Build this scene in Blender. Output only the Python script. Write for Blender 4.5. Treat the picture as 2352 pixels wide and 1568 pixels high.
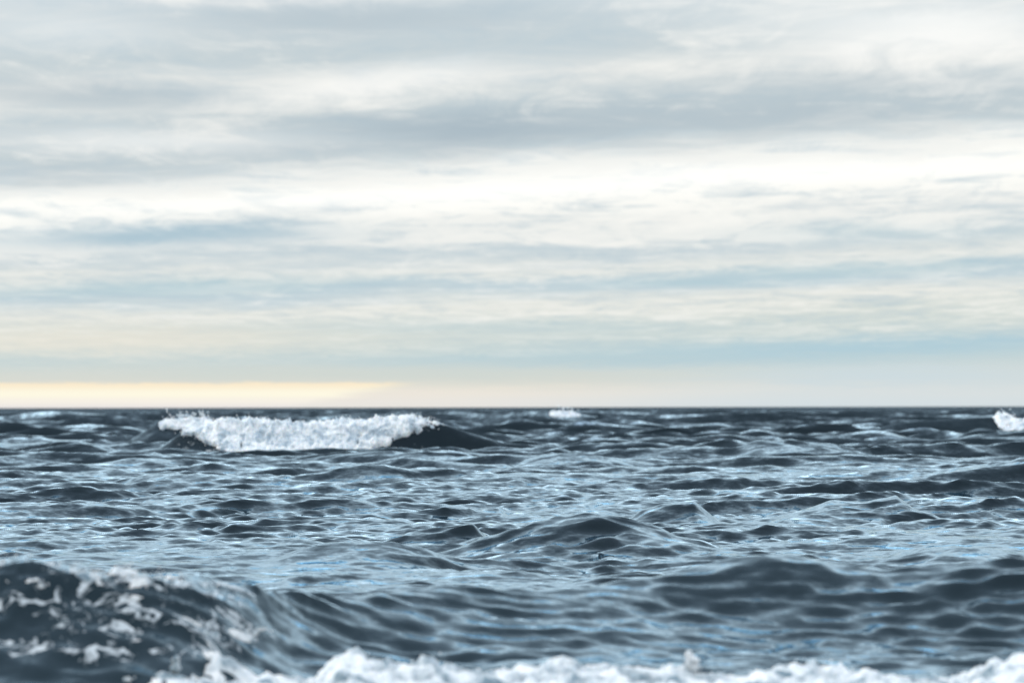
import bpy, math, time
import numpy as np
from mathutils import Matrix

T0 = time.time()
sc = bpy.context.scene
for o in list(bpy.data.objects):
    bpy.data.objects.remove(o)
COL = sc.collection
R = math.radians

# ------------------------------------------------------------------ camera
CAM_H = 1.5
TELE = 1.8            # lens length relative to 70 mm
cam_d = bpy.data.cameras.new('camera')
cam = bpy.data.objects.new('camera', cam_d)
COL.objects.link(cam)
cam_d.lens = 70.0 * TELE
cam_d.sensor_width = 36.0
cam_d.clip_start = 0.05
cam_d.clip_end = 200000.0
cam_d.shift_y = 0.0
PITCH = math.atan((0.5963 - 0.5) * 682 / (1991.0 * TELE))
cam.matrix_world = (Matrix.Translation((0, 0, CAM_H)) @ Matrix.Rotation(R(90) + PITCH, 4, 'X')
                    @ Matrix.Rotation(R(-0.1), 4, 'Z'))
cam_d.dof.use_dof = True
cam_d.dof.focus_distance = 27.0 * TELE
cam_d.dof.aperture_fstop = 2.4
sc.camera = cam

# ------------------------------------------------------------------ sky
SUN_EL, SUN_AZ = 38.0, -75.0          # azimuth measured from the view axis (+Y), negative = left
world = bpy.data.worlds.new('World')
sc.world = world
world.use_nodes = True
NT = world.node_tree
NT.nodes.clear()


class G:
    """small helper that writes node maths"""
    def __init__(self, nt):
        self.nt = nt

    def node(self, typ, **kw):
        n = self.nt.nodes.new(typ)
        for k, v in kw.items():
            setattr(n, k, v)
        return n

    def put(self, sock, v):
        if isinstance(v, bpy.types.NodeSocket):
            self.nt.links.new(v, sock)
        elif isinstance(v, (tuple, list)):
            sock.default_value = (*v, 1.0) if sock.type == 'RGBA' and len(v) == 3 else v
        else:
            sock.default_value = v

    def m(self, op, a, b=0.0, c=0.0, clamp=False):
        n = self.node('ShaderNodeMath', operation=op, use_clamp=clamp)
        for s, v in zip(n.inputs, (a, b, c)):
            self.put(s, v)
        return n.outputs[0]

    def add(self, *a):
        r = a[0]
        for x in a[1:]:
            r = self.m('ADD', r, x)
        return r

    def mul(self, *a):
        r = a[0]
        for x in a[1:]:
            r = self.m('MULTIPLY', r, x)
        return r

    def sub(self, a, b):
        return self.m('SUBTRACT', a, b)

    def step(self, x, lo, hi):
        n = self.node('ShaderNodeMapRange', interpolation_type='SMOOTHSTEP')
        for s, v in zip(n.inputs[:5], (x, lo, hi, 0.0, 1.0)):
            self.put(s, v)
        return n.outputs[0]

    def xyz(self, x, y, z=0.0):
        n = self.node('ShaderNodeCombineXYZ')
        for s, v in zip(n.inputs, (x, y, z)):
            self.put(s, v)
        return n.outputs[0]

    def noise(self, vec, scale, detail=4.0, rough=0.55, dist=0.0, lac=2.0, color=False):
        n = self.node('ShaderNodeTexNoise', noise_dimensions='3D')
        self.put(n.inputs['Vector'], vec)
        n.inputs['Scale'].default_value = scale
        n.inputs['Detail'].default_value = detail
        n.inputs['Roughness'].default_value = rough
        n.inputs['Lacunarity'].default_value = lac
        n.inputs['Distortion'].default_value = dist
        return n.outputs['Color'] if color else n.outputs['Fac']

    def mix(self, f, a, b, mode='MIX'):
        n = self.node('ShaderNodeMix', data_type='RGBA', blend_type=mode, clamp_factor=True)
        self.put(n.inputs[0], f)
        self.put(n.inputs[6], a)
        self.put(n.inputs[7], b)
        return n.outputs[2]

    def node_y(self, vec):
        n = self.node('ShaderNodeSeparateXYZ')
        self.put(n.inputs[0], vec)
        return n.outputs[1]

    def ramp(self, f, stops, interp='EASE'):
        n = self.node('ShaderNodeValToRGB')
        cr = n.color_ramp
        cr.interpolation = interp
        while len(cr.elements) < len(stops):
            cr.elements.new(0.5)
        for e, (p, c) in zip(cr.elements, stops):
            e.position = p
            e.color = (*c, 1)
        self.put(n.inputs[0], f)
        return n.outputs[0]


def lin(r, g, b):
    f = lambda c: ((c / 255 + 0.055) / 1.055) ** 2.4 if c > 10 else c / 255 / 12.92
    return (f(r), f(g), f(b))


def build_sky():
    g = G(NT)
    tc = g.node('ShaderNodeTexCoord')
    sep = g.node('ShaderNodeSeparateXYZ')
    NT.links.new(tc.outputs['Generated'], sep.inputs[0])
    X, Y, Z = sep.outputs
    DEG = 57.29578 * TELE           # cloud bands are laid out in these stretched degrees
    A = g.mul(g.m('ARCTAN2', X, Y), DEG)              # azimuth from the view axis
    E = g.mul(g.m('ARCSINE', Z), DEG)                 # elevation
    zz = g.mul(g.m('MAXIMUM', Z, 0.0), TELE)
    den = g.add(zz, 0.05)
    px = g.m('DIVIDE', g.mul(X, TELE), den)
    py = g.m('DIVIDE', Y, den)
    # cloud sheet seen in perspective: plan coordinates of a flat layer
    P = g.xyz(px, py, 3.7)
    P2 = g.xyz(g.add(px, g.mul(py, 0.25)), py, 11.3)
    big = g.noise(P, 0.55, 3, 0.5, 0.3)               # broad banks
    mid = g.noise(P2, 1.5, 6, 0.58, 0.6)              # cloud lumps
    P3 = g.xyz(g.mul(px, 2.0), g.mul(py, 1.0), 5.1)
    fine = g.noise(P3, 2.6, 8, 0.66, 1.0)
    As = g.mul(g.m('SINE', g.m('DIVIDE', A, 40.0)), 40.0)   # tilt that levels off to the sides
    warp = g.add(g.mul(g.sub(big, 0.5), 1.6), g.mul(g.sub(mid, 0.5), 1.5), g.mul(g.sub(fine, 0.5), 0.5))
    k = g.step(E, 0.2, 5.0)
    V = g.add(E, g.mul(As, -0.045, k), g.mul(warp, g.add(g.mul(k, 0.9), 0.12)))
    S = 1 / 24.0
    stops = [(0.0, lin(228, 226, 222)), (0.35, lin(236, 228, 214)), (0.8, lin(214, 216, 208)), (1.5, lin(196, 211, 212)),
             (2.2, lin(212, 219, 214)), (2.9, lin(228, 230, 224)), (3.5, lin(196, 211, 217)), (3.95, lin(226, 229, 225)),
             (4.6, lin(206, 216, 219)), (5.1, lin(234, 236, 233)), (5.7, lin(246, 246, 241)), (6.5, lin(248, 248, 243)),
             (7.0, lin(238, 240, 237)), (7.6, lin(196, 207, 211)), (8.3, lin(192, 204, 209)), (9.0, lin(212, 219, 220)),
             (9.6, lin(222, 226, 225)), (10.3, lin(197, 208, 212)), (11.5, lin(202, 212, 216)), (13.0, lin(218, 223, 226)),
             (15.0, lin(184, 198, 208)), (18.0, lin(206, 214, 220)), (24.0, lin(186, 200, 212))]
    # two ramps because long ramps are easier to read split at the bright bank
    lo = [(p * S, c) for p, c in stops]
    base = g.ramp(g.m('MULTIPLY', V, S, clamp=True), lo, 'EASE')

    def blob(a0, e0, wa, we, tilt=0.0):
        da = g.m('DIVIDE', g.sub(g.add(A, g.mul(g.sub(mid, 0.5), wa * 0.9)), a0), wa)
        ee = g.add(g.sub(E, e0), g.mul(g.sub(A, a0), -tilt), g.mul(g.sub(fine, 0.5), we * 1.6), g.mul(g.sub(mid, 0.5), we * 1.2))
        de = g.m('DIVIDE', ee, we)
        q = g.add(g.mul(da, da), g.mul(de, de))
        return g.m('POWER', 2.71828, g.mul(q, -1.0))

    # lumps: brighter tops, blue-grey undersides, fading towards the horizon
    kk = g.step(E, 0.6, 3.0)
    P4 = g.xyz(g.mul(g.add(px, g.mul(py, 0.18)), 1.3), g.mul(py, 2.2), 23.1)
    streak = g.noise(P4, 2.3, 7, 0.66, 0.7)
    lump = g.mul(g.add(g.mul(g.sub(mid, 0.5), 0.70), g.mul(g.sub(fine, 0.5), 0.62), g.mul(g.sub(streak, 0.5), 0.75)), kk)
    c = g.mix(g.m('MULTIPLY', g.m('MAXIMUM', lump, 0.0), 3.0, clamp=True), base, lin(246, 245, 240))
    c = g.mix(g.m('MULTIPLY', g.m('MAXIMUM', g.mul(lump, -1.0), 0.0), 2.4, clamp=True), c, lin(174, 195, 207))
    WHITE, GREY, BLUE, TEAL, CREAM = lin(252, 252, 249), lin(178, 192, 200), lin(170, 201, 214), lin(176, 202, 211), lin(238, 230, 214)
    for (a0, e0, wa, we, tilt, col, amt) in [
        (-1.0, 8.0, 4.5, 0.5, 0.02, lin(168, 184, 194), 0.95), (7.0, 8.3, 6.0, 0.5, 0.03, GREY, 0.7), (-5.5, 7.4, 4.0, 0.2, 0.04, GREY, 0.4), (-10.5, 7.6, 4.5, 0.35, 0.0, WHITE, 0.55),
        (-12.0, 8.9, 4.0, 0.4, -0.03, GREY, 0.7), (-4.5, 11.2, 6.0, 0.55, 0.02, GREY, 0.8),
        (10.0, 9.3, 6.0, 0.4, 0.02, GREY, 0.5),
        (12.5, 10.7, 5.0, 0.9, 0.0, WHITE, 0.8), (-3.5, 9.4, 3.4, 0.4, 0.10, WHITE, 0.6),
        (-13.0, 10.6, 3.0, 0.6, 0.0, WHITE, 0.35), (-13.5, 6.6, 5.0, 0.3, 0.0, GREY, 0.35),
        (-2.0, 6.1, 9.0, 0.30, 0.05, WHITE, 0.6), (9.0, 6.8, 7.0, 0.30, 0.02, WHITE, 0.6),
        (-10.0, 4.95, 4.5, 0.34, 0.03, lin(168, 193, 206), 0.95), (-9.5, 3.45, 5.5, 0.25, 0.03, TEAL, 0.75),
        (9.5, 3.9, 5.5, 0.25, 0.04, TEAL, 0.7), (5.0, 3.55, 2.5, 0.12, 0.0, TEAL, 0.6), (11.0, 5.0, 4.0, 0.3, 0.0, TEAL, 0.35),
        (0.0, 2.3, 9.0, 0.25, 0.0, TEAL, 0.35), (10.5, 1.7, 8.0, 0.34, 0.03, BLUE, 0.8), (4.0, 1.3, 9.0, 0.2, 0.0, TEAL, 0.55),
        (-12.0, 1.9, 7.0, 0.5, 0.0, CREAM, 0.55), (-3.0, 0.95, 9.0, 0.2, 0.0, lin(204, 212, 207), 0.7), (11.0, 0.9, 6.0, 0.35, 0.0, lin(200, 216, 222), 0.8),
    ]:
        c = g.mix(g.mul(blob(a0, e0, wa, we, tilt), amt), c, col)
    # the thin, sun-filled bank is far brighter than white on the exposure used here
    bank = g.m('DIVIDE', g.sub(V, 6.15), 0.62)
    gain = g.add(1.03, g.mul(g.m('POWER', 2.71828, g.mul(bank, bank, -1.0)), 0.06))
    c = g.mix(1.0, c, g.xyz(gain, gain, gain), 'MULTIPLY')
    # clear strip over the horizon to the left, lit by the hidden evening sun
    edge = g.add(g.mul(g.sub(fine, 0.5), 0.22), g.mul(g.sub(mid, 0.5), 0.2), 0.72)
    up = g.m('SUBTRACT', 1.0, g.step(E, g.sub(edge, 0.05), g.add(edge, 0.04)))
    taper = g.m('SUBTRACT', 1.0, g.step(g.add(A, g.mul(E, -4.0), g.mul(g.sub(mid, 0.5), 2.0)), -6.9, -5.0))
    glow = g.mul(up, taper)
    c = g.mix(g.mul(glow, 0.95), c, g.ramp(g.m('DIVIDE', E, 0.8, clamp=True),
              [(0.0, lin(236, 231, 228)), (0.25, lin(248, 242, 230)), (0.5, lin(255, 250, 228)), (0.9, lin(252, 235, 205))]))
    # right-hand end of that strip: pale pink haze
    pale = g.mul(g.m('SUBTRACT', 1.0, g.step(E, 0.1, g.add(0.75, g.mul(g.step(A, 0.0, 12.0), 0.8)))), g.m('SUBTRACT', 1.0, glow))
    c = g.mix(g.mul(pale, 0.8), c, g.mix(g.step(A, -4.0, 9.0), lin(234, 230, 224), lin(208, 221, 227)))
    # overhead the sheet breaks up and blue sky shows through the gaps
    sky = g.node('ShaderNodeTexSky', sky_type='NISHITA', sun_disc=False)
    sky.sun_elevation = R(SUN_EL)
    sky.sun_rotation = R(SUN_AZ)
    sky.altitude = 0
    skyc = g.mix(1.0, sky.outputs[0], (0.12, 0.12, 0.12), 'MULTIPLY')
    gap = g.mul(g.step(g.add(E, g.mul(g.sub(g.add(g.mul(mid, 0.6), g.mul(big, 0.4)), 0.5), -60.0)), 30.0, 95.0), 0.66)
    over = g.mix(g.mul(g.step(E, 9.5, 28.0), 0.9), c, (1.70, 1.88, 2.02))  # sky above the view brightened on purpose to lift foam and water highlights
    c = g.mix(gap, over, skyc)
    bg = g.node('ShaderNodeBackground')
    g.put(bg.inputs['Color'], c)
    bg.inputs['Strength'].default_value = 1.0
    out = g.node('ShaderNodeOutputWorld')
    NT.links.new(bg.outputs[0], out.inputs[0])


build_sky()
world.cycles.sampling_method = 'MANUAL'
world.cycles.sample_map_resolution = 512

sun_d = bpy.data.lights.new('sun', 'SUN')
sun_d.energy = 1.4
sun_d.angle = R(25)
sun_d.color = (1.0, 0.95, 0.88)
sun = bpy.data.objects.new('sun', sun_d)
COL.objects.link(sun)
sun.rotation_euler = (R(-(90 - SUN_EL)), 0, R(-SUN_AZ))

sc.view_settings.view_transform = 'Standard'
sc.view_settings.look = 'None'
sc.view_settings.exposure = 0.0
sc.view_settings.gamma = 1.0
sc.cycles.use_denoising = True
sc.cycles.max_bounces = 5
sc.cycles.glossy_bounces = 3
sc.cycles.diffuse_bounces = 3
sc.cycles.caustics_reflective = False

# ------------------------------------------------------------------ noise
_perm = np.random.default_rng(7).permutation(256).astype(np.int32)
_perm = np.concatenate([_perm, _perm])
_gr = np.random.default_rng(8).normal(size=(256, 3)).astype(np.float32)
_gr /= np.linalg.norm(_gr, axis=1, keepdims=True)


def pnoise(x, y, z):
    """gradient noise, about -0.7 .. 0.7"""
    x, y, z = (np.asarray(a, np.float32) for a in np.broadcast_arrays(x, y, z))
    xi, yi, zi = (np.floor(a).astype(np.int64) for a in (x, y, z))
    xf, yf, zf = x - xi, y - yi, z - zi
    u, v, w = (t * t * t * (t * (t * 6 - 15) + 10) for t in (xf, yf, zf))
    xi &= 255; yi &= 255; zi &= 255

    def gd(i, j, k):
        h = _perm[_perm[_perm[(xi + i) & 255] + ((yi + j) & 255)] + ((zi + k) & 255)]
        gv = _gr[h]
        return gv[..., 0] * (xf - i) + gv[..., 1] * (yf - j) + gv[..., 2] * (zf - k)
    l = lambda a, b, t: a + (b - a) * t
    return l(l(l(gd(0, 0, 0), gd(1, 0, 0), u), l(gd(0, 1, 0), gd(1, 1, 0), u), v),
             l(l(gd(0, 0, 1), gd(1, 0, 1), u), l(gd(0, 1, 1), gd(1, 1, 1), u), v), w)


def fbm(x, y, z, oct=4, gain=0.5, billow=False):
    s = 0; a = 1.0; n = 0
    for i in range(oct):
        v = pnoise(x * 2 ** i + 17.3 * i, y * 2 ** i - 9.1 * i, z * 2 ** i + 5.7 * i)
        if billow:
            v = np.abs(v) * 2
        s = s + a * v; n += a; a *= gain
    return s / n


def sstep(x, a, b):
    t = np.clip((x - a) / (b - a), 0, 1)
    return t * t * (3 - 2 * t)


# ------------------------------------------------------------------ the shape of the sea
rng = np.random.default_rng(23)
WAVES = []


def train(l0, l1, n, slope, spread, fall=0.0):
    for lam in np.exp(np.linspace(math.log(l0), math.log(l1), n)):
        lam = lam * rng.uniform(0.95, 1.05)
        k = 2 * math.pi / lam
        th = max(-1.3, min(1.3, rng.normal(0.10, spread)))
        a = slope * (l0 / lam) ** fall / k * rng.uniform(0.6, 1.4)
        # each train comes in groups: slow swell of its own height along and across
        grp = [(rng.normal(0, 1) * k / 7, rng.normal(0, 1) * k / 7, rng.uniform(0, 6.283)) for _ in range(2)]
        WAVES.append((lam, k, a, math.sin(th), -math.cos(th), rng.uniform(0, 6.283), grp))


train(0.22, 0.56, 50, 0.041, 0.62)
train(0.58, 1.15, 24, 0.027, 0.50)
train(1.2, 12.0, 32, 0.060, 0.36, 0.26)
train(15.0, 40.0, 9, 0.040, 0.40)

KP = 2.187e-4     # one unit of the measured picture grid, as an angle


def crest(pts):
    """crest line measured as (across, down, distance) -> x, y, height arrays"""
    p = np.array(pts, float)
    d = p[:, 2]
    x = (p[:, 0] - 1176) * KP * d
    z = CAM_H - (p[:, 1] - 937) * KP * d
    xs = np.linspace(x[0], x[-1], 500)
    y = np.interp(xs, x, d) * TELE; h = np.interp(xs, x, z)
    w = max(3, int(500 * 0.02)); ker = np.hanning(2 * w + 1); ker /= ker.sum()
    sm = lambda a: np.convolve(np.pad(a, w, mode='edge'), ker, 'valid')
    return xs, sm(y), sm(h)


# crest line, front length, back length, lean, amount the wind chop is damped, end taper
def swell(pts, lf, lb, lean=0.35, calm=0.6, taper=0.12):
    xs, y, h = crest(pts)
    if calm < 0.3:
        h = h * np.interp(y / TELE, [20, 24, 28, 34, 60], [1.0, 1.1, 1.25, 1.0, 0.7]); taper = 0.25
    n = len(xs); t = np.linspace(0, 1, n)
    env = sstep(t, 0, taper) * sstep(1 - t, 0, taper)
    h = h * env
    return dict(xs=xs, y=y + lean * h, h=h, lf=lf, lb=lb, lean=lean, calm=calm)


SHORE = swell([(-1500, 1330, 11.7), (-700, 1320, 11.7), (-300, 1305, 11.7), (-40, 1297, 11.7), (45, 1268, 11.7), (110, 1282, 11.7), (190, 1312, 11.7),
               (300, 1322, 11.75), (450, 1326, 11.85), (540, 1346, 12.0), (640, 1374, 12.3), (760, 1372, 12.7),
               (900, 1358, 13.0), (1030, 1344, 13.2), (1150, 1357, 13.3), (1300, 1357, 13.35), (1480, 1332, 13.55),
               (1600, 1306, 13.7), (1700, 1282, 13.75), (1760, 1272, 13.75), (1830, 1281, 13.75), (1950, 1300, 13.75),
               (2050, 1314, 13.75), (2200, 1296, 13.75), (2352, 1289, 13.75), (2700, 1284, 13.75), (3300, 1294, 13.75), (4200, 1314, 13.75)],
              1.1, 1.5, 0.5, 0.97, 0.02)
BREAKER = swell([(330, 1024, 72.5), (390, 1000, 72.3), (440, 980, 72.2), (520, 962, 72), (600, 966, 72), (680, 974, 72), (760, 974, 72), (870, 960, 72),
                 (960, 955, 72), (1010, 962, 72), (1070, 985, 72.2), (1160, 1012, 72.5), (1300, 1025, 73)], 1.15, 2.6, 0.5, 0.85, 0.10)
BACKWAVE = swell([(280, 985, 92), (360, 966, 92), (430, 955, 92), (500, 950, 92), (560, 950, 92), (640, 962, 92), (760, 985, 92)], 1.9, 3.4, 0.4, 0.6, 0.2)
EDGEWAVE = swell([(1960, 990, 112), (2060, 973, 112), (2160, 965, 112), (2280, 958, 112), (2352, 957, 112), (2460, 962, 112), (2600, 985, 112)], 2.6, 5.0, 0.45, 0.95, 0.15)
FARWAVE = swell([(1120, 962, 200), (1200, 946, 200), (1250, 944, 200), (1310, 947, 200), (1350, 954, 200), (1430, 966, 200)], 4.5, 8, 0.4, 0.95, 0.2)
SWELLS = [SHORE, BREAKER, BACKWAVE, EDGEWAVE, FARWAVE,
    swell([(900, 1275, 21), (1050, 1235, 21), (1150, 1212, 21), (1210, 1196, 21), (1280, 1183, 21), (1350, 1168, 21), (1440, 1183, 21), (1550, 1215, 21), (1700, 1255, 21), (1850, 1285, 21)], 1.19, 1.76, 0.30, 0.15),
    swell([(1380, 1200, 27.5), (1440, 1168, 27.5), (1520, 1146, 27.5), (1592, 1139, 27.5), (1640, 1172, 27.5), (1720, 1200, 27.5), (1820, 1225, 27.5)], 1.19, 1.62, 0.50, 0.15),
    swell([(1720, 1190, 29), (1820, 1153, 29), (1900, 1129, 29), (1980, 1132, 29), (2055, 1120, 29), (2090, 1150, 29), (2180, 1180, 29), (2260, 1200, 29)], 1.25, 1.76, 0.50, 0.15),
    swell([(1900, 1305, 19.3), (2050, 1280, 19.3), (2120, 1260, 19.3), (2200, 1252, 19.3), (2290, 1260, 19.3), (2370, 1275, 19.3), (2500, 1300, 19.3)], 0.75, 1.22, 0.30, 0.15),
    swell([(1640, 1045, 63), (1690, 1028, 63), (1740, 1008, 63), (1820, 994, 63), (1930, 1004, 63), (2000, 1025, 63), (2090, 1045, 63)], 1.88, 3.24, 0.35, 0.15),
    swell([(1120, 1058, 55), (1180, 1036, 55), (1240, 1021, 55), (1340, 1021, 55), (1440, 1042, 55), (1520, 1060, 55)], 1.62, 2.70, 0.35, 0.15),
    swell([(860, 1240, 23.8), (930, 1208, 23.8), (1010, 1200, 23.8), (1090, 1192, 23.8), (1125, 1215, 23.8), (1180, 1240, 23.8)], 0.62, 1.08, 0.50, 0.15),
    swell([(-200, 1160, 31), (-100, 1140, 31), (0, 1138, 31), (100, 1130, 31), (180, 1148, 31), (260, 1165, 31)], 0.88, 1.62, 0.30, 0.15),
    swell([(700, 1098, 44.5), (770, 1081, 44.5), (830, 1070, 44.5), (880, 1071, 44.5), (960, 1088, 44.5), (1040, 1100, 44.5)], 1.12, 2.03, 0.40, 0.15),
    swell([(220, 1115, 39.5), (300, 1095, 39.5), (400, 1079, 39.5), (520, 1081, 39.5), (640, 1097, 39.5), (720, 1112, 39.5)], 1.12, 1.89, 0.30, 0.15),
    swell([(1960, 1125, 42), (2060, 1095, 42), (2200, 1072, 42), (2352, 1054, 42), (2500, 1046, 42), (2700, 1060, 42)], 1.88, 3.51, 0.30, 0.15),
    swell([(1080, 1180, 30), (1110, 1164, 30), (1150, 1160, 30), (1185, 1178, 30)], 0.56, 0.81, 0.40, 0.15),
    swell([(560, 1300, 19.6), (680, 1262, 19.6), (800, 1245, 19.6), (900, 1240, 19.6), (1000, 1262, 19.6), (1120, 1290, 19.6)], 1.00, 1.35, 0.30, 0.15),
]


# slacker water between the waves: centre x, y, half widths, how much calmer
SLACK = [(-2.9, 20.0, 2.6, 3.2, 0.5), (5.0, 23.5, 2.0, 2.2, 0.45), (-1.0, 15.3, 2.5, 1.2, 0.5), (6.5, 45.0, 3.5, 7.0, 0.3)]


def sea(X, Y, spacing):
    """surface point above each plan point; spacing = local grid step (shorter waves are left out)"""
    X = np.asarray(X, np.float32); Y = np.asarray(Y, np.float32)
    sp = np.broadcast_to(np.asarray(spacing, np.float32), X.shape)
    H = np.zeros_like(X); LY = np.zeros_like(X); calm = np.zeros_like(X)
    for s in SWELLS:
        near = (Y > s['y'].min() - 4 * s['lf']) & (Y < s['y'].max() + 4 * s['lb']) & (X > s['xs'][0] - .5) & (X < s['xs'][-1] + .5)
        if not near.any():
            continue
        x, y = X[near], Y[near]
        wob = 0.0
        yc = np.interp(x, s['xs'], s['y']); h = np.interp(x, s['xs'], s['h'], left=0, right=0)
        q = y - yc
        f = np.where(q < 0, q / s['lf'], q / s['lb'])
        prof = np.where(q < 0, np.exp(-np.abs(f) ** 1.7 * 1.1), 1 / (1 + 1.6 * f * f) ** 1.5)
        dip = -0.16 * np.exp(-((q + 1.9 * s['lf']) / (0.8 * s['lf'])) ** 2)
        H[near] += h * (prof + dip)
        if s is SHORE:      # the breaking end is churned and its lip is jagged
            m = sstep(-0.9 - x, 0.0, 0.7)
            H[near] += m * prof * (fbm(x / .42, y / .42, 2.7, 4, 0.6) * 0.13 + np.clip(fbm(x / .16, y / .3, 8.1, 3, 0.6), 0, 1) * 0.10 * prof ** 4)
        LY[near] -= s['lean'] * h * prof ** 2
        calm[near] = np.maximum(calm[near], s['calm'] * np.clip((prof ** 0.45 if s is SHORE else prof) * np.clip(h / 0.15, 0, 1), 0, 1))
    # gusts: patches where the short chop is stronger or weaker
    gust = 0.50 + 1.2 * np.clip(0.5 + 1.5 * fbm(X / 3.0, Y / 8.0, 0.3, 3), 0, 1)
    # far out the sea runs higher
    far = 1 + 2.6 * sstep(np.log(np.maximum(Y, 1.0)), math.log(75), math.log(330))
    near_shore = 0.25 + 0.20 * sstep(Y, 25, 33) + 0.55 * sstep(Y, 30, 75)
    for (x0, y0, wx, wy, a) in SLACK:
        k0 = 1 - a * np.exp(-((X - x0) / wx) ** 2 - ((Y / TELE - y0) / wy) ** 2)
        gust = gust * k0; near_shore = near_shore * (0.4 + 0.6 * k0)
    dz = np.zeros_like(X); dx = np.zeros_like(X); dy = np.zeros_like(X)
    for lam, k, a, cx, cy, ph, grp in WAVES:
        w = sstep(lam / sp, 1.7, 3.4)
        if w.max() <= 0:
            continue
        rows = np.nonzero(w.max(axis=tuple(range(1, w.ndim))) > 0)[0]
        sl = slice(rows[0], rows[-1] + 1)
        amp = a * w[sl]
        if lam < 0.5:
            amp = amp * gust[sl] * (1 - (0.5 * sstep(lam, 0.26, 0.4)) * (1 - sstep(Y[sl], 25, 36)))
        elif lam < 1.6:
            amp = amp * gust[sl] * (1 - 0.8 * calm[sl]) * (0.5 + 0.5 * sstep(Y[sl], 25, 36))
        else:
            if lam > 14:
                amp = amp * sstep(Y[sl], 150, 400) * 0.4
            amp = amp * far[sl] * near_shore[sl] * (1 - calm[sl])
        p = k * (cx * X[sl] + cy * Y[sl]) + ph
        if lam > 0.57:
            amp = amp * (0.75 + 0.55 * np.sin(grp[0][0] * X[sl] + grp[0][1] * Y[sl] + grp[0][2])
                         * np.sin(grp[1][0] * X[sl] + grp[1][1] * Y[sl] + grp[1][2]) * 1.3)
            p = p + 0.40 * np.sin(p) - 0.45 * np.cos(p)      # peaked crest, steep front, long back
        cs, sn = np.cos(p), np.sin(p)
        dz[sl] += amp * cs
        q = 0.6 * amp * sn
        dx[sl] -= q * cx
        dy[sl] -= q * cy
    return X + dx, Y + dy + LY, H + dz


def mesh_from(name, V, F, smooth=True):
    me = bpy.data.meshes.new(name)
    V = np.ascontiguousarray(V, np.float32); F = np.ascontiguousarray(F, np.int32)
    me.vertices.add(len(V)); me.vertices.foreach_set('co', V.ravel())
    k = F.shape[1]
    me.loops.add(F.size); me.loops.foreach_set('vertex_index', F.ravel())
    me.polygons.add(len(F)); me.polygons.foreach_set('loop_start', np.arange(0, F.size, k, dtype=np.int32))
    me.update(calc_edges=True)
    me.validate()
    me.polygons.foreach_set('use_smooth', np.full(len(F), smooth))
    return me


def link(name, me, mat, parent=None):
    o = bpy.data.objects.new(name, me)
    me.materials.append(mat)
    COL.objects.link(o)
    o.parent = parent
    return o


def thing(name, label, cat, group=None):
    o = bpy.data.objects.new(name, None)
    COL.objects.link(o)
    o.empty_display_size = 0.2
    o['label'] = label; o['category'] = cat
    if group:
        o['group'] = group
    return o


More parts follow.
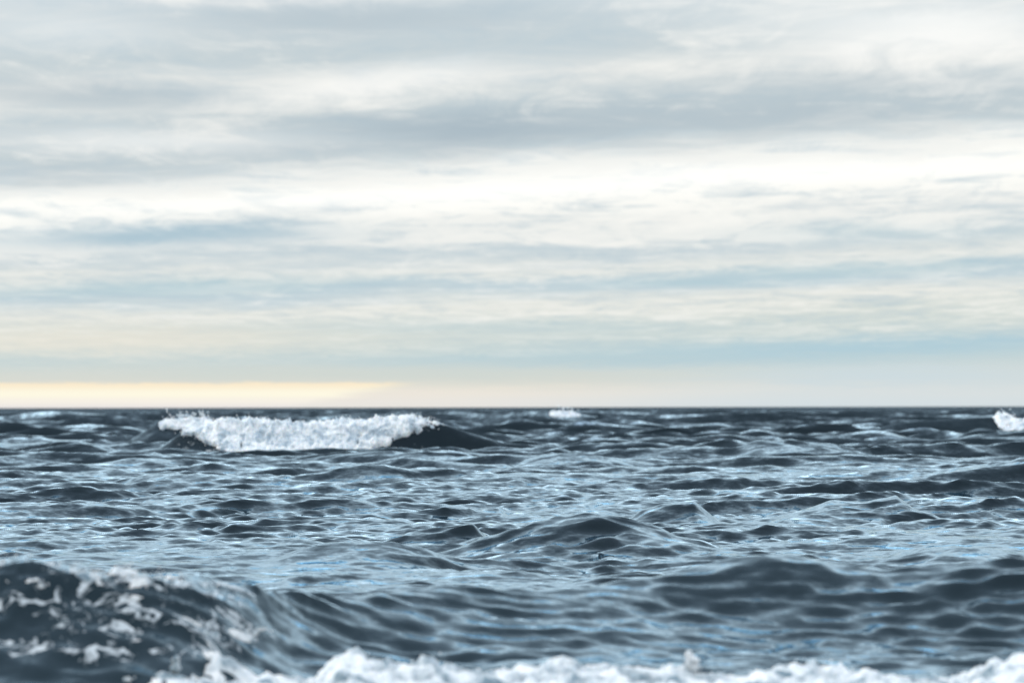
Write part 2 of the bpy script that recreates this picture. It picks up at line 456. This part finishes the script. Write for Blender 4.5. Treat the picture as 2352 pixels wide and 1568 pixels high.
# ------------------------------------------------------------------ materials
def water_material():
    m = bpy.data.materials.new('sea_water')
    m.use_nodes = True
    nt = m.node_tree; nt.nodes.clear(); g = G(nt)
    geo = g.node('ShaderNodeNewGeometry')
    pos = geo.outputs['Position']
    def vm(op, a, b=None, s=None):
        n = g.node('ShaderNodeVectorMath', operation=op)
        g.put(n.inputs[0], a)
        if b is not None: g.put(n.inputs[1], b)
        if s is not None: g.put(n.inputs['Scale'], s)
        return n.outputs[0]
    # wind ripples finer than the mesh: small tilts of the surface
    p1 = vm('MULTIPLY', pos, (0.55, 1.0, 1.0))
    n1 = g.noise(p1, 3.2, 4, 0.6, 0.4, color=True)
    n2 = g.noise(vm('ADD', p1, (3.1, 7.7, 1.9)), 15.0, 3, 0.6, 0.2, color=True)
    n0 = g.noise(vm('MULTIPLY', pos, (0.5, 1.0, 1.0)), 1.3, 3, 0.55, 0.8, color=True)
    t0 = vm('MULTIPLY', vm('SUBTRACT', n0, (0.5, 0.5, 0.5)), (0.18, 0.34, 0.0))
    t1 = vm('MULTIPLY', vm('SUBTRACT', n1, (0.5, 0.5, 0.5)), (0.42, 0.75, 0.0))
    t2 = vm('MULTIPLY', vm('SUBTRACT', n2, (0.5, 0.5, 0.5)), (0.24, 0.42, 0.0))
    # far out, wave fronts too small for the mesh, steepest on the side that runs to the shore
    sp = g.node('ShaderNodeSeparateXYZ'); nt.links.new(pos, sp.inputs[0])
    off = g.step(g.m('LOGARITHM', sp.outputs[1], 10.0), 1.85, 2.55)
    n3 = g.noise(vm('MULTIPLY', pos, (0.5, 0.12, 1.0)), 0.55, 4, 0.6, 0.3, color=True)
    t3 = vm('SCALE', vm('SUBTRACT', vm('MULTIPLY', vm('SUBTRACT', n3, (0.5, 0.5, 0.5)), (0.6, 1.6, 0.0)), (0.0, 0.30, 0.0)), s=off)
    off2 = g.step(g.m('LOGARITHM', sp.outputs[1], 10.0), 2.45, 3.0)
    n4 = g.noise(vm('MULTIPLY', pos, (0.25, 0.012, 1.0)), 0.5, 4, 0.65, 0.3, color=True)
    t4 = vm('SUBTRACT', vm('MULTIPLY', vm('SUBTRACT', n4, (0.5, 0.5, 0.5)), (0.3, 1.3, 0.0)), (0.0, 0.18, 0.0))
    t3 = vm('ADD', t3, vm('SCALE', t4, s=off2))
    nor = vm('NORMALIZE', vm('ADD', vm('ADD', vm('ADD', vm('ADD', t0, t1), t2), t3), geo.outputs['Normal']))
    fres = g.node('ShaderNodeFresnel'); fres.inputs['IOR'].default_value = 1.33
    nt.links.new(nor, fres.inputs['Normal'])
    dif = g.node('ShaderNodeBsdfDiffuse')
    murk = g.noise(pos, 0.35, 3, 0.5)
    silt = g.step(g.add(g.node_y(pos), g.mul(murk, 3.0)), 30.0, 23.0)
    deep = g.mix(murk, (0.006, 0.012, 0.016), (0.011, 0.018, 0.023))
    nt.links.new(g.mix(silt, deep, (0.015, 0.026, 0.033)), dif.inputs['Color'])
    glo = g.node('ShaderNodeBsdfGlossy')
    glo.inputs['Color'].default_value = (0.71, 0.89, 1.0, 1)
    glo.inputs['Roughness'].default_value = 0.05
    nt.links.new(nor, glo.inputs['Normal'])
    ms = g.node('ShaderNodeMixShader')
    nt.links.new(fres.outputs[0], ms.inputs[0])
    nt.links.new(dif.outputs[0], ms.inputs[1]); nt.links.new(glo.outputs[0], ms.inputs[2])
    # thin lace of froth left on the water round the breakers
    at_ = g.node('ShaderNodeAttribute', attribute_name='froth')
    pw = vm('ADD', pos, vm('SCALE', vm('SUBTRACT', g.noise(pos, 4.0, 3, 0.5, color=True), (0.5, 0.5, 0.5)), s=0.35))
    blot = g.noise(vm('MULTIPLY', pw, (0.8, 1.0, 1.6)), 3.4, 6, 0.65, 0.8)
    vo = g.node('ShaderNodeTexVoronoi', feature='DISTANCE_TO_EDGE')
    nt.links.new(pw, vo.inputs['Vector']); vo.inputs['Scale'].default_value = 9.0
    lace = g.m('SUBTRACT', 1.0, g.step(vo.outputs['Distance'], 0.02, 0.16))
    film = g.step(g.add(g.mul(blot, 1.0), g.mul(lace, 0.07), g.mul(g.m('SUBTRACT', 1.0, at_.outputs['Fac']), -0.34)), 0.52, 0.61)
    fd = g.node('ShaderNodeBsdfDiffuse')
    fd.inputs['Color'].default_value = (0.74, 0.79, 0.82, 1)
    mf = g.node('ShaderNodeMixShader')
    nt.links.new(g.mul(film, g.step(at_.outputs['Fac'], 0.02, 0.3), 0.75), mf.inputs[0])
    nt.links.new(ms.outputs[0], mf.inputs[1]); nt.links.new(fd.outputs[0], mf.inputs[2])
    out = g.node('ShaderNodeOutputMaterial')
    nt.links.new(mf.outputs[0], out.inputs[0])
    return m


def foam_material(name, white, thin, scale):
    m = bpy.data.materials.new(name)
    m.use_nodes = True
    nt = m.node_tree; g = G(nt)
    b = nt.nodes['Principled BSDF']
    geo = g.node('ShaderNodeNewGeometry')
    n = g.noise(geo.outputs['Position'], scale, 5, 0.65, 0.5)
    nt.links.new(g.mix(g.step(n, 0.36, 0.60), thin, white), b.inputs['Base Color'])
    b.inputs['Roughness'].default_value = 0.55
    b.inputs['IOR'].default_value = 1.33
    bump = g.node('ShaderNodeBump')
    b.inputs['Subsurface Weight'].default_value = 0.5
    b.inputs['Subsurface Radius'].default_value = (0.08, 0.1, 0.12)
    b.inputs['Subsurface Scale'].default_value = 1.0
    bump.inputs['Strength'].default_value = 0.25
    bump.inputs['Distance'].default_value = 0.1 / scale
    nt.links.new(g.noise(geo.outputs['Position'], scale * 4, 4, 0.6), bump.inputs['Height'])
    nt.links.new(bump.outputs[0], b.inputs['Normal'])
    return m


WATER = water_material()
FOAM = foam_material('sea_foam', (0.95, 0.96, 0.96), (0.50, 0.58, 0.64), 2.4)  # blue-grey tone is thin foam, deepened to paint in shading of hollows
FOAM_NEAR = foam_material('shore_foam', (0.84, 0.86, 0.87), (0.20, 0.27, 0.31), 4.0)

# ------------------------------------------------------------------ the sea sheet
def steps(a, b, q):
    n = max(1, int(math.log(b / a) / q))
    return list(np.exp(np.linspace(math.log(a), math.log(b), n, endpoint=False)))


rad = np.array([0.05] + steps(0.6, 16, 0.06) + steps(16, 19, 0.004) + steps(19, 150, 0.0019) + steps(150, 260, 0.0036)
               + steps(260, 900, 0.008) + steps(900, 5000, 0.025) + steps(5000, 90000, 0.15) + [90000.0])
dense = np.linspace(-10.4, 10.4, 690)
side = 10.4 + (np.linspace(0, 1, 37)[1:] ** 2) * 169.5
ang = np.radians(np.concatenate([-side[::-1], dense, side]))
NR, NA = len(rad), len(ang)
dr = np.gradient(rad); da = np.gradient(ang)
Rg, Ag = np.meshgrid(rad, ang, indexing='ij')
SP = np.maximum(dr[:, None], rad[:, None] * da[None, :])
X, Y, Z = sea(Rg * np.sin(Ag), Rg * np.cos(Ag), SP)
fade = 1 - sstep(rad, 3000, 8000)
Z *= fade[:, None]
V = np.stack([X, Y, Z], -1).astype(np.float32)
# shared smooth normals, so that pieces cut from the sheet meet without a seam
du = np.gradient(V, axis=0); dv = np.gradient(V, axis=1)
N = np.cross(dv, du); N /= np.maximum(np.linalg.norm(N, axis=-1, keepdims=True), 1e-9)
N = np.where(N[..., 2:3] < 0, -N, N)
idx = np.arange(NR * NA).reshape(NR, NA)
quads = np.stack([idx[:-1, :-1], idx[:-1, 1:], idx[1:, 1:], idx[1:, :-1]], -1)
print('sea grid', NR, NA, 'quads', quads.shape[0] * quads.shape[1], round(time.time() - T0, 1))

owner = np.zeros((NR - 1, NA - 1), np.int8)
XC = (Rg * np.sin(Ag))[:-1, :-1]; YC = (Rg * np.cos(Ag))[:-1, :-1]


def claim(i, s, x0, x1, front, back):
    yc = np.interp(XC, s['xs'], s['y'])
    e = np.clip(np.minimum(XC - x0, x1 - XC) / (0.25 * (x1 - x0)), 0, 1) ** 0.5
    hit = (XC > x0) & (XC < x1) & (YC > yc - front * e) & (YC < yc + back * e)
    owner[hit] = i


def at(px, d):
    return (px - 1176) * KP * d


claim(1, BREAKER, at(330, 72), at(1130, 72), 1.7, 1.2)
claim(2, SHORE, at(-420, 12.7), at(720, 12.7), 1.35, 0.6)
claim(3, EDGEWAVE, at(2030, 112), at(2560, 112), 3.6, 2.6)
claim(4, FARWAVE, at(1150, 200), at(1400, 200), 7.0, 6.0)
claim(5, BACKWAVE, at(310, 92), at(730, 92), 2.2, 1.6)
XP = Rg * np.sin(Ag); YP = Rg * np.cos(Ag)
FR = np.zeros((NR, NA), np.float32)


def froth(s, x0, x1, front, back, amt):
    yc = np.interp(XP, s['xs'], s['y'])
    e = sstep(XP, x0, x0 + 0.15 * (x1 - x0)) * sstep(x1 - XP, 0, 0.15 * (x1 - x0))
    f = sstep(YP, yc - front, yc - 0.7 * front) * sstep(yc + back - YP, 0, 0.8 * back)
    np.maximum(FR, amt * e * f, out=FR)


froth(SHORE, at(-420, 12.7), at(760, 12.7), 1.5, 0.25, 0.88)
froth(BREAKER, at(330, 72), at(1060, 72), 3.6, 3.0, 0.75)
froth(dict(xs=np.array([-9, 12.]), y=np.array([20.0, 20.0])), -2.6, 9.0, 3.0, 1.2, 0.75)
Vf = V.reshape(-1, 3); FRf = FR.ravel(); Nf = N.reshape(-1, 3)


def cut(i, name, parent=None):
    F = quads[owner == i]
    used, inv = np.unique(F, return_inverse=True)
    me = mesh_from(name, Vf[used], inv.reshape(-1, 4))
    me.normals_split_custom_set_from_vertices(Nf[used])
    me.attributes.new('froth', 'FLOAT', 'POINT').data.foreach_set('value', FRf[used])
    return link(name, me, WATER, parent)


sea_o = cut(0, 'sea')
sea_o['kind'] = 'structure'
sea_o['label'] = 'dark slate blue choppy sea running to the horizon'
print('sea built', round(time.time() - T0, 1))

# ------------------------------------------------------------------ foam
ICO_V = []
_p = (1 + 5 ** .5) / 2
for a in (-1, 1):
    for b in (-_p, _p):
        ICO_V += [(0, a, b), (a, b, 0), (b, 0, a)]
ICO_V = np.array(ICO_V, float) / math.hypot(1, _p)
ICO_F = []
for i in range(12):
    for j in range(i + 1, 12):
        for k in range(j + 1, 12):
            d = [np.linalg.norm(ICO_V[a] - ICO_V[b]) for a, b in ((i, j), (j, k), (i, k))]
            if max(d) < 1.2:
                n = np.cross(ICO_V[j] - ICO_V[i], ICO_V[k] - ICO_V[i])
                ICO_F.append((i, j, k) if n @ ICO_V[i] > 0 else (i, k, j))
ICO_F = np.array(ICO_F)


def droplets(name, P, r, parent, mat, seed=0):
    """flecks of spray: small lumps, each squashed its own way"""
    q = np.random.default_rng(seed)
    n = len(P)
    S = q.uniform(0.6, 1.4, (n, 1, 3)) * np.asarray(r)[:, None, None]
    jit = q.uniform(0.75, 1.25, (n, 12, 1))
    V = P[:, None, :] + ICO_V[None] * S * jit
    F = ICO_F[None] + (np.arange(n) * 12)[:, None, None]
    o = link(name, mesh_from(name, V.reshape(-1, 3), F.reshape(-1, 3)), mat, parent)
    o['kind'] = 'stuff'
    return o


def foam_sheet(name, s, x0, x1, back, front, thick, lump, nu, nv, parent, mat, edge, seed=0.0, top=0.0, thr=0.0):
    """lumpy whitewater lying over a wave: rows run from behind the crest down to the foot.
    edge(t, v) -> 0..1 cover; where the cover runs out the sheet dives under the water."""
    x = np.linspace(x0, x1, nu); v = np.linspace(0, 1, nv)
    Xg, Vg = np.meshgrid(x, v, indexing='ij')
    yc = np.interp(Xg, s['xs'], s['y'])
    Yg = yc + back - Vg * (back + front)
    bx, by, bz = sea(Xg, Yg, max((x1 - x0) / nu, (front + back) / nv) * 1.5)
    B = np.stack([bx, by, bz], -1)
    n = np.cross(np.gradient(B, axis=0), np.gradient(B, axis=1))
    n /= np.maximum(np.linalg.norm(n, axis=-1, keepdims=True), 1e-9)
    n = np.where(n[..., 2:3] < 0, -n, n)
    n = n * 0.6 + np.array([0, -0.35, 0.35])
    n /= np.linalg.norm(n, axis=-1, keepdims=True)
    T = (Xg - x0) / (x1 - x0)
    c = edge(T, Vg)
    q = B / lump
    big = fbm(q[..., 0] * 0.35 + seed, q[..., 1] * 0.35, q[..., 2] * 0.35, 2)
    bil = fbm(q[..., 0] + seed, q[..., 1], q[..., 2] * 0.8, 5, 0.47, True)
    h = thick * (c * (0.55 + 0.9 * big) + (bil - 0.30) * 1.3 * np.clip(c * 1.6, 0, 1)) - thick * (0.22 + thr) * (1 - c)
    h = h - (c <= 0.02) * thick * 0.3
    jitter = np.stack([fbm(q[..., 0] * 1.7 + 40 + i * 31, q[..., 1] * 1.7, q[..., 2] * 1.7, 3, 0.45) for i in range(3)], -1) * thick * 0.7
    Pn = B + n * h[..., None] + jitter * np.clip(c * 1.5, 0, 1)[..., None]
    if top:
        spike = np.clip(fbm(q[..., 0] * 1.3 + 90, q[..., 1] * 1.3, 0.5, 3, 0.6), 0, 1)
        crestw = np.exp(-((Yg - yc) / (0.25 * (front + back))) ** 2)
        Pn[..., 2] += top * spike * crestw * c
    ii = np.arange(nu * nv).reshape(nu, nv)
    Fq = np.stack([ii[:-1, :-1], ii[:-1, 1:], ii[1:, 1:], ii[1:, :-1]], -1)
    keep = (c[:-1, :-1] > 0.001) | (c[1:, 1:] > 0.001)
    F = Fq[keep]
    used, inv = np.unique(F, return_inverse=True)
    o = link(name, mesh_from(name, Pn.reshape(-1, 3)[used], inv.reshape(-1, 4)), mat, parent)
    return o, Pn, c


def on_wave(s, x, off):
    """surface point near a crest: off metres towards the viewer from the crest line"""
    x = np.atleast_1d(np.asarray(x, float)); off = np.broadcast_to(off, x.shape)
    yc = np.interp(x, s['xs'], s['y'])
    a, b, c = sea(x, yc - off, 0.05 if s is SHORE else 0.15)
    return np.stack([a, b, c], -1)


# --- the breaking wave on the left, two thirds of the way to the horizon
w = thing('breaking_wave', 'breaking wave with a wide white foam front left of centre, largest breaker before the horizon', 'wave')
cut(1, 'wave_body', w)


def edge_main(t, v):
    # t: 0 left .. 1 right ; the foam tongue climbs along the crest at the right end
    foot = np.interp(t, [0, .06, .13, .21, .35, .5, .62, .74, .86, 1], [.30, .42, .64, .92, 1.0, 1.0, .92, .70, .46, .30])
    n = fbm(t * 26, v * 3.0, 2.2, 4, 0.6) * 0.30
    a = sstep(foot + n * 0.5 - v, 0.0, 0.10)
    b = sstep(v - 0.02 - np.abs(n) * 0.12, 0.0, 0.05)
    e = sstep(t, 0.0, 0.04) * sstep(1 - t, 0.0, 0.16)
    # torn sheets: gaps that run down the face, more of them low down and at the right-hand end
    tear = fbm(t * 34 + v * 2, v * 3.2, 9.1, 4, 0.6) + 0.42 - 0.20 * v - 0.26 * sstep(t, 0.72, 1.0) - 0.22 * sstep(0.16 - t, 0.0, 0.16)
    return a * b * e * sstep(tear, 0.0, 0.16)


fo, P, c = foam_sheet('foam_front', BREAKER, at(408, 72), at(1035, 72), 0.35, 1.85, 0.20, 0.30, 700, 170, w, FOAM, edge_main, 3.0, 0.45)
q = np.random.default_rng(5)
sel = np.argwhere(c > 0.6)
topi = sel[sel[:, 1] < 34]
pk = topi[q.integers(0, len(topi), 420)]
sp = P[pk[:, 0], pk[:, 1]] + np.stack([q.normal(0, .08, 420), q.normal(0, .1, 420), np.abs(q.normal(0, .05, 420))], -1)
lo = np.argwhere((c > 0.15) & (c < 0.75))
pk = lo[q.integers(0, len(lo), 420)]
sp2 = P[pk[:, 0], pk[:, 1]] + np.stack([q.normal(0, .10, 420), q.normal(-.1, .08, 420), q.normal(0.04, .05, 420)], -1)
droplets('spray', np.concatenate([sp, sp2]), np.concatenate([q.uniform(.006, .022, 420), q.uniform(.006, .024, 420)]), w, FOAM, 1)

# --- the smaller crest just behind it on the left
w = thing('breaking_wave', 'small foaming crest behind the left end of the wide white breaker', 'wave')
cut(5, 'wave_body', w)


def edge_small(t, v):
    n = fbm(t * 9, v * 3, 7.2, 4, 0.6) * 0.35
    return sstep(0.62 + n - v, 0, .15) * sstep(v - .05, 0, .08) * sstep(t, 0, .15) * sstep(1 - t, 0, .3)


fo, P, c = foam_sheet('foam_front', BACKWAVE, at(362, 92), at(500, 92), 0.2, 1.5, 0.20, 0.35, 200, 80, w, FOAM, edge_small, 8.0, 0.2)
sel = np.argwhere(c > 0.5); pk = sel[q.integers(0, len(sel), 120)]
droplets('spray', P[pk[:, 0], pk[:, 1]] + q.normal(0, .12, (120, 3)) + (0, 0, .12), q.uniform(.02, .05, 120), w, FOAM, 2)

# --- the breaker cut by the right edge of the picture
w = thing('breaking_wave', 'breaking wave with cream foam at right end of a dark crest below the horizon', 'wave')
cut(3, 'wave_body', w)


def edge_right(t, v):
    n = fbm(t * 12, v * 3, 4.2, 4, 0.6) * 0.5
    top = np.interp(t, [0, .12, .25, .4, 1], [.05, .06, .25, .18, .1])
    foot = np.interp(t, [0, .1, .25, .5, 1], [.35, .75, .95, .8, .75])
    return sstep(foot + n * .5 - v, 0, .12) * sstep(v - top, 0, .1) * sstep(t, 0, .08) * sstep(1 - t, 0, .2)


fo, P, c = foam_sheet('foam_front', EDGEWAVE, at(2276, 112), at(2500, 112), 0.5, 3.2, 0.28, 0.5, 260, 110, w, FOAM, edge_right, 13.0, 0.3)
sel = np.argwhere(c > 0.5); pk = sel[q.integers(0, len(sel), 140)]
droplets('spray', P[pk[:, 0], pk[:, 1]] + q.normal(0, .15, (140, 3)) + (0, 0, .12), q.uniform(.02, .06, 140), w, FOAM, 3)

# --- the far crest near the middle
w = thing('breaking_wave', 'distant dark wave with a small white cap near the middle of the horizon', 'wave')
cut(4, 'wave_body', w)
fo, P, c = foam_sheet('foam_front', FARWAVE, at(1262, 200), at(1332, 200), 0.8, 5.5, 0.15, 0.4, 140, 80, w, FOAM, edge_small, 21.0, 0.1)
sel = np.argwhere(c > 0.5); pk = sel[q.integers(0, len(sel), 60)]
droplets('spray', P[pk[:, 0], pk[:, 1]] + q.normal(0, .2, (60, 3)) + (0, 0, .1), q.uniform(.04, .1, 60), w, FOAM, 4)

# --- the dark curling wave at the lower left
w = thing('breaking_wave', 'dark wave curling at lower left foreground with froth scattered over its face', 'wave')
cut(2, 'wave_body', w)


def edge_patch(seed, core, wx, wy):
    def f(t, v):
        x, y = t * wx, v * wy
        n = fbm(x / .22 + seed, y / .22, seed, 5, 0.62)
        lace = fbm(x / .07 + seed, y / .07, seed + 3, 3, 0.6, True)
        rr = np.hypot((t - .5) * 2, (v - .5) * 2)
        return sstep(core - rr + n * 1.5 + (lace - 0.4) * 0.5, 0, 0.45)
    return f


PATCH = [  # left, right, off-crest near/far (m), thickness, lump, core
    (-90, 110, -0.02, 0.34, .020, .07, .60), (30, 280, 0.28, 0.58, .024, .08, .45), (190, 340, -0.02, 0.36, .022, .07, .62),
    (290, 410, -0.08, 0.14, .030, .07, .65), (320, 450, 0.05, 0.34, .022, .06, .50), (400, 480, -0.08, 0.12, .025, .06, .45),
    (340, 430, 0.36, 0.58, .020, .05, .5), (450, 570, 0.58, 0.84, .020, .06, .45), (500, 690, 0.66, 1.04, .030, .07, .62),
    (170, 320, 0.58, 0.98, .014, .06, .35), (350, 440, 0.84, 1.04, .016, .05, .4), (-80, 60, 0.72, 1.02, .014, .06, .3),
    (500, 570, -0.05, 0.12, .018, .05, .4), (150, 230, -0.04, 0.14, .02, .06, .45)]
for i, (a, b, n0, n1, th, lu, core) in enumerate(PATCH):
    foam_sheet('foam_patch', SHORE, at(a, 12.6), at(b, 12.6), -n0, n1, th, lu, 70, 50, w, FOAM_NEAR, edge_patch(i * 3.7 + 1, core, at(b, 12.6) - at(a, 12.6), n1 - n0), i * 5.0, 0.0)
xs = np.concatenate([q.normal(at(60, 12.7), .10, 60), q.uniform(at(200, 12.7), at(480, 12.7), 160)])
pts = on_wave(SHORE, xs, np.concatenate([q.normal(0.0, .05, 60), q.normal(.05, .10, 160)]))
pts[:, 2] += np.concatenate([np.abs(q.normal(0.02, .05, 60)), np.abs(q.normal(0, .02, 160))])
droplets('spray', pts, np.concatenate([q.uniform(.003, .010, 60), q.uniform(.002, .008, 160)]), w, FOAM_NEAR, 5)

# --- the run of whitewater across the bottom
w = thing('whitewater', 'bank of white foam tumbling along the bottom of the picture, nearest the viewer', 'foam')
BANK = dict(xs=np.linspace(-6, 9, 600), lf=0.5, lb=0.6, lean=0, calm=0)
bp = np.array([(-1500, 1640), (-300, 1620), (0, 1600), (200, 1580), (350, 1562), (460, 1560), (540, 1535), (620, 1530), (700, 1545), (760, 1512), (790, 1485), (830, 1474), (870, 1490), (920, 1505), (970, 1495), (1060, 1508),
               (1170, 1506), (1240, 1505), (1300, 1496), (1360, 1515), (1430, 1512), (1560, 1520), (1680, 1535), (1800, 1530), (1950, 1525), (2050, 1530), (2150, 1548), (2220, 1530), (2270, 1495), (2352, 1478), (2500, 1490), (2800, 1500), (4200, 1510)], float)
bd = 11.35
BANK['y'] = np.full(600, bd * TELE)
BANK['ztop'] = np.interp(BANK['xs'], at(bp[:, 0], bd), CAM_H - (bp[:, 1] - 937) * KP * bd)


def whitewater():
    nu, nv = 900, 110
    x = np.linspace(at(-300, bd), at(2900, bd), nu); v = np.linspace(0, 1, nv)
    Xg, Vg = np.meshgrid(x, v, indexing='ij')
    zt = np.interp(Xg, BANK['xs'], BANK['ztop'])
    cov = np.interp((Xg / (KP * bd)) + 1176, [-400, 250, 420, 540, 640, 740, 790, 960, 1060, 1280, 1560, 1620, 1760, 1840, 2000, 2080, 2220, 2260, 2900],
                    [-.6, -.5, .05, .1, .15, .2, .8, .6, .30, .5, .45, .28, .3, .42, .4, .2, .25, .85, .7])
    wob = fbm(Xg * 0.9, 0.5, 0.5, 3) * 0.25
    Yg = bd * TELE + 0.5 + wob - Vg * 2.6
    bx, by, bz = sea(Xg, Yg, 0.05)
    patch = fbm(Xg / .42, Yg / .30, 6.6, 5, 0.6) * 1.5
    cover = sstep(cov + 0.08 + patch + 0.25 * sstep(Vg, .25, .5), 0.0, 0.45) * sstep(Vg, 0.0, .12)
    prof = np.where(Vg < 0.19, sstep(Vg, 0, .19), 1 - 0.9 * sstep(Vg, .19, 1.0))
    rise = np.maximum(zt + 0.035 - np.maximum(bz, 0), 0.03) * prof
    z = bz + rise * (0.25 + 0.75 * cover) * sstep(cover, 0, .3) - 0.035 * (1 - sstep(cover, 0, .25))
    B = np.stack([bx, by, z], -1)
    L = 0.16
    s1 = fbm(B[..., 0] / L, B[..., 1] / L, B[..., 2] / L, 5, 0.5, True)
    s2 = fbm(B[..., 0] / .5, B[..., 1] / .5, 3.3, 2)
    h = (s1 - 0.3) * 0.13 + s2 * 0.08
    n = np.array([0, -0.5, 0.85])
    jit = np.stack([fbm(B[..., 0] / .09 + 40 + i * 31, B[..., 1] / .09, B[..., 2] / .09, 3, 0.5) for i in range(3)], -1) * 0.05
    Pn = B + (n * h[..., None] + jit) * cover[..., None]
    ii = np.arange(nu * nv).reshape(nu, nv)
    F = np.stack([ii[:-1, :-1], ii[:-1, 1:], ii[1:, 1:], ii[1:, :-1]], -1).reshape(-1, 4)
    link('foam_bank', mesh_from('foam_bank', Pn.reshape(-1, 3), F), FOAM_NEAR, w)
    sel = np.argwhere(cover[:, :70] > 0.7)
    pk = sel[q.integers(0, len(sel), 500)]
    pts = Pn[pk[:, 0], pk[:, 1]] + np.stack([q.normal(0, .03, 500), q.normal(0, .04, 500), np.abs(q.normal(0, .016, 500))], -1)
    r = q.uniform(.003, .010, 500)
    # two thin jets thrown up from the bank
    J = []
    for px in (1300, 1575, 1590, 410):
        i = np.argmin(np.abs(x - at(px, bd)))
        for k in range(26):
            t = k / 25
            J.append(Pn[i, 28] + np.array([q.normal(0, .012), q.normal(0, .02), t * 0.09 + q.normal(0, .008)]))
    J = np.array(J)
    droplets('spray', np.concatenate([pts, J]), np.concatenate([r, q.uniform(.006, .016, len(J))]), w, FOAM_NEAR, 6)


whitewater()
print('done', round(time.time() - T0, 1))
